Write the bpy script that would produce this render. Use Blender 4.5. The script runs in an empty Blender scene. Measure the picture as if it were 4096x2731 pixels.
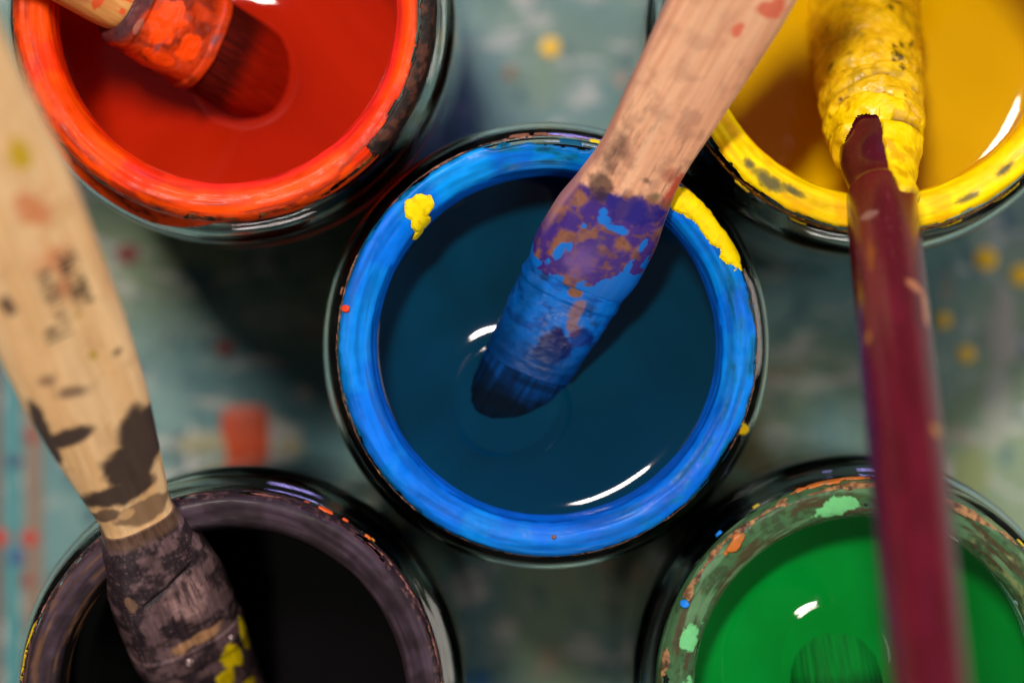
import bpy, bmesh, math
import numpy as np
from mathutils import Matrix, Vector

MM = 0.001
sc = bpy.context.scene

# ------------------------------------------------------------------ camera
cam_d = bpy.data.cameras.new('camera')
cam = bpy.data.objects.new('camera', cam_d)
sc.collection.objects.link(cam)
cam.location = (0, 0, 0.460)
cam.rotation_euler = (0, 0, 0)
cam_d.sensor_width = 22.3
cam_d.lens = 50
cam_d.clip_start = 0.01
cam_d.clip_end = 20
cam_d.dof.use_dof = True
cam_d.dof.focus_distance = 0.3690
cam_d.dof.aperture_fstop = 3.3
sc.camera = cam

# ------------------------------------------------------------------ world: a dim room
world = bpy.data.worlds.new('World')
sc.world = world
world.use_nodes = True
bg = world.node_tree.nodes['Background']
bg.inputs['Color'].default_value = (0.60, 0.56, 0.52, 1)
bg.inputs['Strength'].default_value = 0.13

# ------------------------------------------------------------------ lamps (ceiling tubes, a far window and an added side fill)
def area(name, loc, aim, sx, sy, power, col, roll=0):
    l = bpy.data.lights.new(name, 'AREA')
    l.shape = 'RECTANGLE'; l.size = sx; l.size_y = sy
    l.energy = power; l.color = col
    o = bpy.data.objects.new(name, l)
    sc.collection.objects.link(o)
    o.location = loc
    d = Vector(aim) - Vector(loc)
    q = d.to_track_quat('-Z', 'Y')
    o.rotation_euler = (q.to_matrix() @ Matrix.Rotation(roll, 3, 'Z')).to_euler()
    return o

area('ceiling_tube', (-0.24, 0.60, 1.44), (0, 0, 0.08), 0.36, 0.13, 23.5, (1.0, 0.87, 0.78), math.radians(20))
area('side_fill', (2.0, 0.30, 1.05), (0, 0, 0.08), 1.20, 1.20, 22.0, (1.0, 0.92, 0.84))  # invented fill light, out of view on the right, added to brighten the table
area('far_tube', (0.10, -1.30, 0.95), (0, 0, 0.08), 0.60, 0.10, 5.0, (1.0, 0.86, 0.82))
area('window_glow', (0.25, 1.30, 0.80), (0, 0, 0.08), 0.45, 0.20, 6.0, (0.46, 0.38, 1.0))

sc.view_settings.view_transform = 'Standard'
sc.view_settings.look = 'None'
sc.view_settings.exposure = 0
sc.view_settings.gamma = 1
sc.view_settings.use_curve_mapping = False
sc.render.engine = 'CYCLES'
sc.cycles.use_denoising = True
sc.cycles.max_bounces = 14
sc.cycles.transmission_bounces = 12
sc.cycles.glossy_bounces = 6
sc.cycles.caustics_reflective = False
sc.cycles.caustics_refractive = False
sc.cycles.sample_clamp_indirect = 4.0

# ------------------------------------------------------------------ helpers
def lin(r, g, b):
    c = np.array([r, g, b], float) / 255.0
    return np.where(c <= 0.04045, c / 12.92, ((c + 0.055) / 1.055) ** 2.4)

def sstep(e0, e1, x):
    t = np.clip((x - e0) / (e1 - e0), 0, 1)
    return t * t * (3 - 2 * t)

def _hash(ix, iy, iz, seed):
    h = (ix.astype(np.int64) * 374761393 + iy.astype(np.int64) * 668265263 +
         iz.astype(np.int64) * 2147483647 + seed * 1274126177) & 0xFFFFFFFF
    h = ((h ^ (h >> 13)) * 1274126177) & 0xFFFFFFFF
    h = ((h ^ (h >> 16)) * 2246822519) & 0xFFFFFFFF
    h = h ^ (h >> 15)
    return (h & 0xFFFFFF) / float(0xFFFFFF)

def vnoise(x, y, z, seed=0):
    x0 = np.floor(x); y0 = np.floor(y); z0 = np.floor(z)
    fx = x - x0; fy = y - y0; fz = z - z0
    fx = fx * fx * (3 - 2 * fx); fy = fy * fy * (3 - 2 * fy); fz = fz * fz * (3 - 2 * fz)
    r = 0
    for dx in (0, 1):
        wx = fx if dx else 1 - fx
        for dy in (0, 1):
            wy = fy if dy else 1 - fy
            for dz in (0, 1):
                wz = fz if dz else 1 - fz
                r = r + wx * wy * wz * _hash(x0 + dx, y0 + dy, z0 + dz, seed)
    return r

def fbm(x, y, z, seed=0, oc=4):
    r = 0; a = 0.5; tot = 0
    for i in range(oc):
        f = 2.0 ** i
        r = r + a * vnoise(x * f + 7.3 * i, y * f + 3.1 * i, z * f + 1.7 * i, seed + i)
        tot += a; a *= 0.5
    return r / tot            # 0..1, mean 0.5

def mixc(c, col, m):
    m = np.asarray(m)[..., None]
    return c * (1 - m) + np.asarray(col) * m

def make_mesh(name, verts, faces, col=None, smooth=True):
    me = bpy.data.meshes.new(name)
    me.from_pydata(verts, [], faces)
    if smooth:
        me.polygons.foreach_set('use_smooth', [True] * len(me.polygons))
    if col is not None:
        a = me.color_attributes.new('Col', 'FLOAT_COLOR', 'POINT')
        d = np.ones((len(verts), 4), np.float32); d[:, :3] = col
        a.data.foreach_set('color', d.ravel())
    me.update()
    return me

def link(name, me, mat=None, parent=None):
    o = bpy.data.objects.new(name, me)
    sc.collection.objects.link(o)
    if mat is not None and me is not None:
        if len(me.materials) == 0:
            me.materials.append(mat)
    if parent is not None:
        o.parent = parent
    return o

def tag(o, label, cat, group=None):
    o['label'] = label; o['category'] = cat
    if group: o['group'] = group
    return o

def grid_faces(nu, nv, keep=None, wrap=True):
    """quads of a (nu rows) x (nv columns) grid, columns wrapped"""
    i = np.arange(nu - 1)[:, None]; j = np.arange(nv if wrap else nv - 1)[None, :]
    j2 = (j + 1) % nv
    f = np.stack([i * nv + j + 0 * j2, i * nv + j2, (i + 1) * nv + j2, (i + 1) * nv + j + 0 * j2], -1)
    f = f.reshape(-1, 4)
    if keep is not None:
        k = keep.ravel()
        f = f[k[f].sum(1) >= 3]
    return f

def compact(verts, faces, col):
    used = np.unique(faces)
    mp = -np.ones(len(verts), int); mp[used] = np.arange(len(used))
    return verts[used], mp[faces], (None if col is None else col[used])

# ------------------------------------------------------------------ materials
def base_mat(name):
    m = bpy.data.materials.new(name); m.use_nodes = True
    nt = m.node_tree
    return m, nt, nt.nodes['Principled BSDF']

def noise_node(nt, scale, detail=4, stretch=None, rough=0.55):
    tc = nt.nodes.new('ShaderNodeTexCoord')
    mp = nt.nodes.new('ShaderNodeMapping')
    if stretch: mp.inputs['Scale'].default_value = stretch
    nt.links.new(tc.outputs['Object'], mp.inputs['Vector'])
    n = nt.nodes.new('ShaderNodeTexNoise')
    n.inputs['Scale'].default_value = scale
    n.inputs['Detail'].default_value = detail
    n.inputs['Roughness'].default_value = rough
    nt.links.new(mp.outputs['Vector'], n.inputs['Vector'])
    return n

def attr_mat(name, rough=0.4, spec=0.5, coat=0.0, metallic=0.0, bump=0.3, bscale=1500, bdist=0.0002,
             var=0.12, vscale=900, stretch=None, rvar=0.15):
    m, nt, p = base_mat(name)
    a = nt.nodes.new('ShaderNodeAttribute'); a.attribute_name = 'Col'
    n = noise_node(nt, vscale, 5, stretch)
    r = nt.nodes.new('ShaderNodeMapRange')
    r.inputs['From Min'].default_value = 0.25; r.inputs['From Max'].default_value = 0.75
    r.inputs['To Min'].default_value = 1 - 1.6 * var; r.inputs['To Max'].default_value = 1 + var
    nt.links.new(n.outputs['Fac'], r.inputs['Value'])
    mx = nt.nodes.new('ShaderNodeVectorMath'); mx.operation = 'SCALE'
    nt.links.new(a.outputs['Color'], mx.inputs[0]); nt.links.new(r.outputs['Result'], mx.inputs['Scale'])
    nt.links.new(mx.outputs['Vector'], p.inputs['Base Color'])
    rr = nt.nodes.new('ShaderNodeMapRange')
    rr.inputs['From Min'].default_value = 0.3; rr.inputs['From Max'].default_value = 0.7
    rr.inputs['To Min'].default_value = max(0.03, rough - rvar); rr.inputs['To Max'].default_value = min(1, rough + rvar)
    nt.links.new(n.outputs['Fac'], rr.inputs['Value'])
    nt.links.new(rr.outputs['Result'], p.inputs['Roughness'])
    p.inputs['Specular IOR Level'].default_value = spec
    p.inputs['Coat Weight'].default_value = coat
    p.inputs['Coat Roughness'].default_value = 0.12
    p.inputs['Metallic'].default_value = metallic
    if bump:
        bn = noise_node(nt, bscale, 4, stretch)
        b = nt.nodes.new('ShaderNodeBump')
        b.inputs['Strength'].default_value = bump
        b.inputs['Distance'].default_value = bdist
        nt.links.new(bn.outputs['Fac'], b.inputs['Height'])
        nt.links.new(b.outputs['Normal'], p.inputs['Normal'])
    return m

def plain_mat(name, col, rough=0.4, spec=0.5, coat=0.0, var=0.2, vscale=300, metallic=0.0, bump=0.2, bscale=900):
    m, nt, p = base_mat(name)
    n = noise_node(nt, vscale, 5)
    cr = nt.nodes.new('ShaderNodeMix'); cr.data_type = 'RGBA'
    cr.inputs[6].default_value = (*(np.array(col) * (1 - var)), 1)
    cr.inputs[7].default_value = (*np.minimum(1, np.array(col) * (1 + var)), 1)
    nt.links.new(n.outputs['Fac'], cr.inputs[0])
    nt.links.new(cr.outputs[2], p.inputs['Base Color'])
    p.inputs['Roughness'].default_value = rough
    p.inputs['Specular IOR Level'].default_value = spec
    p.inputs['Coat Weight'].default_value = coat
    p.inputs['Metallic'].default_value = metallic
    if bump:
        bn = noise_node(nt, bscale, 3)
        b = nt.nodes.new('ShaderNodeBump'); b.inputs['Strength'].default_value = bump
        b.inputs['Distance'].default_value = 0.0002
        nt.links.new(bn.outputs['Fac'], b.inputs['Height']); nt.links.new(b.outputs['Normal'], p.inputs['Normal'])
    return m

def glass_mat(name, col, rough=0.015):
    m, nt, p = base_mat(name)
    p.inputs['Base Color'].default_value = (*col, 1)
    p.inputs['Transmission Weight'].default_value = 1
    p.inputs['IOR'].default_value = 1.5
    n = noise_node(nt, 260, 5)
    r = nt.nodes.new('ShaderNodeMapRange')
    r.inputs['From Min'].default_value = 0.45; r.inputs['From Max'].default_value = 0.75
    r.inputs['To Min'].default_value = rough; r.inputs['To Max'].default_value = 0.16
    nt.links.new(n.outputs['Fac'], r.inputs['Value']); nt.links.new(r.outputs['Result'], p.inputs['Roughness'])
    return m

M_glass = glass_mat('jar_glass', (0.76, 0.84, 0.80))
M_film = attr_mat('dried_paint_film', rough=0.45, spec=0.13, coat=0.02, bump=0.10, bscale=350, bdist=0.0003, var=0.08, vscale=420)
M_crust = attr_mat('crusted_paint', rough=0.6, spec=0.3, coat=0.0, bump=0.5, bscale=900, bdist=0.0005, var=0.3, vscale=700)
M_thick = attr_mat('thick_runny_paint', rough=0.42, spec=0.3, coat=0.05, bump=0.25, bscale=500, bdist=0.0004, var=0.12, vscale=400)
M_wood = attr_mat('bare_wood', rough=0.55, spec=0.35, bump=0.3, bscale=900, bdist=0.0002, var=0.07, vscale=500, stretch=(1, 1, 0.12))
M_varnish = attr_mat('varnished_wood', rough=0.26, spec=0.5, coat=0.3, bump=0.03, bscale=400, rvar=0.06, var=0.05, vscale=300, stretch=(1, 1, 0.2))
M_metal = attr_mat('scratched_metal', rough=0.42, metallic=0.25, bump=0.4, bscale=1600, bdist=0.00015, var=0.22, vscale=1300, stretch=(1, 1, 0.10))
M_wetmetal = attr_mat('paint_coated_metal', rough=0.42, spec=0.25, metallic=0.0, coat=0.03, bump=0.18, bscale=700, bdist=0.0003, var=0.14, vscale=500)
M_bristle = attr_mat('paint_soaked_bristles', rough=0.7, spec=0.08, coat=0.0, bump=0.5, bscale=2200, bdist=0.0003, var=0.25, vscale=1500, stretch=(1, 1, 0.06))

# ------------------------------------------------------------------ table
def table_mat():
    m, nt, p = base_mat('painted_table')
    L = nt.links
    def mixn(fac, a, b):
        x = nt.nodes.new('ShaderNodeMix'); x.data_type = 'RGBA'
        L.new(fac, x.inputs[0])
        for s, v in ((6, a), (7, b)):
            if hasattr(v, 'links'): L.new(v, x.inputs[s])
            else: x.inputs[s].default_value = (*v, 1)
        return x.outputs[2]
    def ramp(src, a, b):
        r = nt.nodes.new('ShaderNodeMapRange'); r.interpolation_type = 'SMOOTHSTEP'
        r.inputs['From Min'].default_value = a; r.inputs['From Max'].default_value = b
        L.new(src, r.inputs['Value']); return r.outputs['Result']
    n1 = noise_node(nt, 34, 3); n1.inputs['Distortion'].default_value = 0.6
    n2 = noise_node(nt, 90, 4, (0.55, 1.3, 1)); n2.inputs['Distortion'].default_value = 1.2
    n3 = noise_node(nt, 120, 4, (1.2, 0.7, 1)); n3.inputs['Distortion'].default_value = 1.5
    n4 = noise_node(nt, 14, 2)
    n5 = noise_node(nt, 420, 5)
    c = mixn(ramp(n1.outputs['Fac'], 0.35, 0.65), lin(72, 122, 130), lin(112, 152, 150))
    c = mixn(ramp(n4.outputs['Fac'], 0.45, 0.62), c, lin(118, 142, 110))
    c = mixn(ramp(n2.outputs['Fac'], 0.52, 0.70), c, lin(186, 190, 184))
    c = mixn(ramp(n3.outputs['Fac'], 0.56, 0.70), c, lin(58, 100, 108))
    n6 = noise_node(nt, 60, 3)
    c = mixn(ramp(n6.outputs['Fac'], 0.60, 0.74), c, lin(168, 140, 124))
    c = mixn(ramp(n5.outputs['Fac'], 0.62, 0.80), c, lin(70, 74, 66))
    L.new(c, p.inputs['Base Color'])
    p.inputs['Roughness'].default_value = 0.6
    b = nt.nodes.new('ShaderNodeBump'); b.inputs['Strength'].default_value = 0.4; b.inputs['Distance'].default_value = 0.0004
    L.new(n5.outputs['Fac'], b.inputs['Height']); L.new(b.outputs['Normal'], p.inputs['Normal'])
    return m

bm = bmesh.new()
bmesh.ops.create_cube(bm, size=1.0)
bmesh.ops.scale(bm, vec=(0.9, 0.7, 0.03), verts=bm.verts)
bmesh.ops.translate(bm, vec=(0, 0, -0.015), verts=bm.verts)
bmesh.ops.bevel(bm, geom=bm.edges[:], offset=0.003, segments=2, affect='EDGES')
me = bpy.data.meshes.new('table_top'); bm.to_mesh(me); bm.free()
table = link('table_top', me, table_mat())
table['kind'] = 'structure'
table['label'] = 'teal grey paint-smeared table top under the five jars'

_flat = {}
def flat_paint(rgb):
    if rgb not in _flat:
        _flat[rgb] = plain_mat('dried_spot_%d_%d_%d' % rgb, lin(*rgb), rough=0.45, var=0.18, vscale=500)
    return _flat[rgb]

def splat(name, parent, x, y, rx, ry, rgb, h=0.25, seed=0, irr=0.12, rot=0.0, square=2.0, z0=0.05):
    """a low irregular dome of dried paint lying on the table"""
    n, k = 40, 6
    th = np.arange(n) / n * 2 * np.pi
    irrg = 1 + irr * 2 * (fbm(np.cos(th) * 1.5 + 9, np.sin(th) * 1.5 + 4, th * 0 + seed * 1.7, seed, 3) - 0.5)
    sup = (np.abs(np.cos(th)) ** square + np.abs(np.sin(th)) ** square) ** (-1.0 / square)
    V = [(0, 0, h + z0)]
    for i in range(1, k + 1):
        f = i / k
        hh = h * (1 - f ** 3) + z0 * (1 if i < k else 0)
        for j in range(n):
            px = rx * f * sup[j] * irrg[j] * math.cos(th[j]); py = ry * f * sup[j] * irrg[j] * math.sin(th[j])
            V.append((px * math.cos(rot) - py * math.sin(rot), px * math.sin(rot) + py * math.cos(rot), hh))
    F = [(0, 1 + j, 1 + (j + 1) % n) for j in range(n)]
    for i in range(k - 1):
        for j in range(n):
            a = 1 + i * n; b = a + n; j2 = (j + 1) % n
            F.append((a + j, b + j, b + j2, a + j2))
    me = make_mesh(name, np.array(V) * MM, F)
    o = link(name, me, flat_paint(rgb), parent)
    o.location = (x * MM, y * MM, 0)
    return o

YEL = (250, 196, 10)
for i, (x, y, r) in enumerate([(7.6, 58.9, 1.9), (95, 16.5, 2.2), (102, 13.3, 2.1), (86.5, 4.3, 1.5), (91, -2.5, 1.6)]):
    splat('yellow_spot', table, x, y, r, r, YEL, seed=i)
splat('brown_spot', table, -0.4, 53.7, 1.3, 1.8, (120, 104, 78), seed=8, h=0.1)
splat('orange_blot', table, -53.5, -18.0, 4.6, 5.2, (204, 70, 2), seed=11, irr=0.10, square=4.5, rot=0.08)
splat('red_spot', table, -57.5, -1.3, 2.0, 1.6, (130, 20, 14), seed=12)
splat('red_spot', table, -77.0, 17.5, 2.4, 2.0, (120, 20, 12), seed=13)
splat('red_spot', table, -96.6, -39.3, 1.9, 1.7, (180, 52, 36), seed=14, z0=0.3)
splat('red_spot', table, -102.6, -39.3, 2.0, 1.8, (180, 52, 36), seed=15, z0=0.3)
splat('red_spot', table, -96.2, -18.8, 1.6, 1.4, (150, 70, 60), seed=16, z0=0.3)
splat('red_spot', table, -97.2, -47.8, 1.4, 1.3, (140, 64, 58), seed=17, z0=0.3)
splat('blue_spot', table, -99.4, -43.0, 1.6, 2.0, (52, 92, 138), seed=18, z0=0.3)
splat('blue_spot', table, -99.8, -24.0, 1.5, 1.5, (40, 80, 110), seed=19, z0=0.3)
splat('blue_spot', table, -6.2, -67.8, 2.0, 1.7, (20, 110, 170), seed=20)
splat('pale_smear', table, 98.5, 3.0, 2.8, 9, (156, 158, 142), seed=21, h=0.05, irr=0.9, rot=0.1)
splat('pale_smear', table, 97.0, -14.0, 2.6, 8, (150, 160, 142), seed=22, h=0.05, irr=0.9, rot=-0.1)
splat('pale_smear', table, 91.0, -27.5, 4.0, 5.5, (124, 140, 92), seed=23, h=0.05, irr=0.9)
splat('pale_smear', table, 46.0, -17.0, 4.0, 6.0, (122, 122, 88), seed=24, h=0.08, irr=0.5)
splat('pale_smear', table, -61.0, -20.5, 7.0, 2.2, (150, 150, 118), seed=25, h=0.07, irr=0.5)
splat('pale_smear', table, -45.0, -22.0, 3.4, 2.6, (150, 148, 112), seed=26, h=0.07, irr=0.5)

def stripe(name, x0, x1, y0, y1, rgb, z=0.12, seed=0):
    n = 60
    ys = np.linspace(y0, y1, n)
    wob = (fbm(ys * 0.08, ys * 0 + seed, ys * 0, seed, 4) - 0.5) * 0.9
    wob2 = (fbm(ys * 0.08, ys * 0 + seed + 5, ys * 0, seed + 3, 4) - 0.5) * 0.9
    V = []; 
    for y, a, b in zip(ys, wob, wob2):
        V += [(x0 + a, y, 0.0), (x0 + a + 0.1, y, z), (x1 + b - 0.1, y, z), (x1 + b, y, 0.0)]
    F = []
    for i in range(n - 1):
        for j in range(3):
            a = i * 4 + j; F.append((a, a + 1, a + 5, a + 4))
    link(name, make_mesh(name, np.array(V) * MM, F, smooth=False), flat_paint(rgb), table)
stripe('teal_stripe', -101.6, -98.3, 20, -110, (64, 134, 138), 0.12, 1)
stripe('brown_stripe', -97.8, -94.0, 20, -110, (128, 112, 96), 0.16, 2)
stripe('brown_stripe', -108.0, -102.2, 20, -110, (104, 82, 70), 0.14, 3)

# ------------------------------------------------------------------ jars
RIM = 90.0     # rim height above the table, mm
INNER = [(0.0, -85.0), (20, -85.0), (31.5, -84.2), (34.0, -81.0), (34.4, -74), (34.4, -30), (33.6, -24), (31.8, -18.5), (29.6, -14), (28.3, -10.5), (28.0, -7.5), (28.0, -4.5)]
LIP = [(28.15, -3.0), (28.45, -1.7), (29.2, -0.85), (30.6, -0.30), (32.2, 0.0), (33.1, -0.25), (33.65, -0.95), (33.95, -2.1)]
OUTER = [(34.1, -3.4), (34.0, -4.8), (33.4, -6.2), (33.3, -7.6), (34.0, -8.7), (35.3, -9.3), (36.5, -10.3), (37.25, -12.4), (37.5, -15.5), (37.5, -22), (37.5, -80), (36.8, -85.5), (34.5, -89.3), (31, -90), (24, -89.0), (0, -88.4)]

def smooth_poly(P, it=2):
    P = np.array(P, float)
    for _ in range(it):
        Q = np.empty((2 * len(P) - 2, 2))
        Q[0::2] = 0.75 * P[:-1] + 0.25 * P[1:]
        Q[1::2] = 0.25 * P[:-1] + 0.75 * P[1:]
        P = np.vstack([P[:1], Q, P[-1:]])
    return P
PROF = smooth_poly(INNER + LIP + OUTER, 2)

def inner_radius(z):
    Q = smooth_poly(INNER + LIP[:1], 2)[3:]
    return float(np.interp(z, Q[:, 1], Q[:, 0]))

def jar_mesh():
    n = 160
    th = np.arange(n) / n * 2 * np.pi
    P = PROF[1:-1]
    V = np.stack([P[:, 0][:, None] * np.cos(th), P[:, 0][:, None] * np.sin(th), np.repeat((P[:, 1] + RIM)[:, None], n, 1)], -1).reshape(-1, 3)
    F = grid_faces(len(P), n)[:, ::-1].tolist()
    V = np.vstack([V, [[0, 0, PROF[0, 1] + RIM], [0, 0, PROF[-1, 1] + RIM]]])
    a, b = len(V) - 2, len(V) - 1
    last = (len(P) - 1) * n
    for j in range(n):
        F.append([a, j, (j + 1) % n]); F.append([b, last + (j + 1) % n, last + j])
    me = make_mesh('glass', V * MM, F)
    bm = bmesh.new(); bm.from_mesh(me); bmesh.ops.recalc_face_normals(bm, faces=bm.faces); bm.to_mesh(me); bm.free()
    me.polygons.foreach_set('use_smooth', [True] * len(me.polygons))
    return me
JAR_ME = jar_mesh()

# film coordinates: theta (deg, counter-clockwise from image right) and s (mm along the glass, 0 at the top of the lip,
# negative down the inside, positive down the outside)
_d = np.r_[0, np.cumsum(np.hypot(*np.diff(PROF, axis=0).T))]
_top = np.argmin(np.abs(PROF[:, 0] - 31.2) + 10 * (PROF[:, 1] < -0.6))
_S = _d - _d[_top]

def biggest(F):
    lab = np.arange(F.max() + 1)
    while True:
        m = lab[F].min(1)
        new = lab.copy()
        for k in range(4): np.minimum.at(new, F[:, k], m)
        new = new[new]
        if (new == lab).all(): break
        lab = new
    l = lab[F[:, 0]]
    u, n = np.unique(l, return_counts=True)
    return F[l == u[n.argmax()]]

def film(name, parent, s0, s1, fn, mat, ns=64, nt=960, th0=-180, th1=180, base=0.07, seed=0, largest=False):
    """fn(th, s, r, x, y, z) -> (mask, thickness_mm, colour); faces with mask < 0 are left out"""
    full = (th1 - th0) >= 360
    s = np.linspace(s0, s1, ns)
    r = np.interp(s, _S, PROF[:, 0]); z = np.interp(s, _S, PROF[:, 1])
    dr = np.gradient(r, s); dz = np.gradient(z, s)
    l = np.hypot(dr, dz); nr, nz = -dz / l, dr / l     # normal pointing out of the glass
    th = np.linspace(th0, th1, nt, endpoint=not full)
    T, S = np.meshgrid(np.radians(th), s)
    R = np.repeat(r[:, None], nt, 1); Z = np.repeat(z[:, None], nt, 1)
    X, Y = R * np.cos(T), R * np.sin(T)
    mask, thick, col = fn(np.degrees(T), S, R, X, Y, Z)
    t = base + thick * sstep(0, 0.25, mask)
    t = np.maximum(t, 0.02)
    # outward normal of the glass solid: inside wall points to the axis, outside wall away from it
    ox, oz = nr[:, None], nz[:, None]
    Rn = R - ox * t * SGN; Zn = Z - oz * t * SGN
    V = np.stack([Rn * np.cos(T), Rn * np.sin(T), Zn + RIM], -1).reshape(-1, 3)
    F = grid_faces(ns, nt, mask > 0, wrap=full)
    if len(F) == 0: return None
    if largest: F = biggest(F)
    V, F, C = compact(V, F, np.clip(col, 0, 1).reshape(-1, 3))
    return link(name, make_mesh(name, V * MM, F.tolist(), C), mat, parent)
# orientation check: at the lip top the normal must point up
_i = np.argmin(np.abs(_S)); SGN = -1.0 if (np.gradient(PROF[:, 0], _S)[_i]) > 0 else 1.0

def bl(th, s, t0, c, dt, ds, X, Y, Z, seed=0, irr=0.5, sc_=0.6):
    """irregular patch mask centred on (t0 deg, c mm), >0 inside"""
    d = (th - t0 + 180) % 360 - 180
    e = 1 - np.sqrt((d / dt) ** 2 + ((s - c) / ds) ** 2)
    return e + irr * 2 * (fbm(X * sc_, Y * sc_, Z * sc_, seed, 3) - 0.5)

def strk(X, Y, s, sd, f=0.11, g=1.5):
    """brushed-out streaks that run round the rim, 0..1"""
    return fbm(X * f, Y * f, s * g + 1.5 * fbm(X * 0.06, Y * 0.06, s * 0, sd + 2, 2), sd, 4)

def win(th, a, b, soft=6):
    """1 inside the angle range a..b (deg), fading at its ends"""
    m = (a + b) / 2; h = (b - a) / 2
    d = np.abs((th - m + 180) % 360 - 180)
    return sstep(h + soft, h - soft, d)

def make_jar(x, y, label):
    e = bpy.data.objects.new('glass_jar', None); sc.collection.objects.link(e)
    e.location = (x * MM, y * MM, 0)
    e.empty_display_size = 0.02
    tag(e, label, 'jar', 'glass paint jars on the table')
    link('glass', JAR_ME, M_glass, e)
    return e

def paint_liquid(x, y, level, rgb_lo, rgb_hi, label, foot=None, wall=(1.3, 1.5), brush=(1.4, 3.0), seed=0, rough=0.05):
    """liquid paint: body following the jar's inside, surface with menisci at the glass and round the brush"""
    Rl = inner_radius(level) - 0.12
    n, k = 240, 110
    th = np.arange(n) / n * 2 * np.pi
    rr = Rl * (1 - (1 - np.linspace(0.004, 1, k)) ** 1.35)
    R, T = np.meshgrid(rr, th, indexing='ij')
    X, Y = R * np.cos(T), R * np.sin(T)
    H = wall[0] * np.exp(-(Rl - R) / wall[1])
    if foot:
        fx, fy, ang, ra, rb = foot       # footprint ellipse in jar coordinates
        ca, sa = math.cos(ang), math.sin(ang)
        u = (X - fx) * ca + (Y - fy) * sa; v = -(X - fx) * sa + (Y - fy) * ca
        q = np.sqrt((u / ra) ** 2 + (v / rb) ** 2)
        dist = np.maximum(0, (q - 1)) * min(ra, rb) * 1.15
        H = H + brush[0] * np.exp(-dist / brush[1])
    H = H + 0.10 * (fbm(X * 0.10, Y * 0.10, X * 0 + seed, seed, 3) - 0.5)
    top = np.stack([X, Y, H + level + RIM], -1).reshape(-1, 3)
    zs = np.linspace(level - 0.4, -84.2, 26)
    side = []
    for zz in zs:
        r_ = inner_radius(zz) - 0.12
        if zz < -80: r_ = np.interp(zz, [-84.6, -81], [30.5, 33.6])
        side.append(np.stack([r_ * np.cos(th), r_ * np.sin(th), np.full(n, zz + RIM)], -1))
    side = np.concatenate(side)
    V = np.vstack([[[0, 0, level + RIM + H[0].mean()]], top, side, [[0, 0, -84.2 + RIM]]])
    F = [[0, 1 + j, 1 + (j + 1) % n] for j in range(n)]
    F += (grid_faces(k + len(zs), n) + 1)[:, ::-1].tolist()
    b = len(V) - 1; last = 1 + (k + len(zs) - 1) * n
    F += [[b, last + (j + 1) % n, last + j] for j in range(n)]
    me = make_mesh('liquid_paint', V * MM, F)
    bm = bmesh.new(); bm.from_mesh(me); bmesh.ops.recalc_face_normals(bm, faces=bm.faces); bm.to_mesh(me); bm.free()
    me.polygons.foreach_set('use_smooth', [True] * len(me.polygons))
    m, nt, p = base_mat('wet_paint_%d' % seed)
    nn = noise_node(nt, 22, 3); nn.inputs['Distortion'].default_value = 1.0
    mx = nt.nodes.new('ShaderNodeMix'); mx.data_type = 'RGBA'
    mx.inputs[6].default_value = (*lin(*rgb_lo), 1); mx.inputs[7].default_value = (*lin(*rgb_hi), 1)
    rp = nt.nodes.new('ShaderNodeMapRange'); rp.inputs['From Min'].default_value = 0.3; rp.inputs['From Max'].default_value = 0.7
    nt.links.new(nn.outputs['Fac'], rp.inputs['Value']); nt.links.new(rp.outputs['Result'], mx.inputs[0])
    nt.links.new(mx.outputs[2], p.inputs['Base Color'])
    p.inputs['Roughness'].default_value = rough
    p.inputs['IOR'].default_value = 1.45
    o = link('liquid_paint', me, m)
    o.location = (x * MM, y * MM, 0)
    tag(o, label, 'paint', 'liquid paint in the jars')
    return o

BLUE, RED, YELLOW, BLACK, GREEN = (5.7, -0.7), (-46.8, 53.6), (59.6, 51.5), (-45.3, -58.3), (57.5, -56.4)

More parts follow.
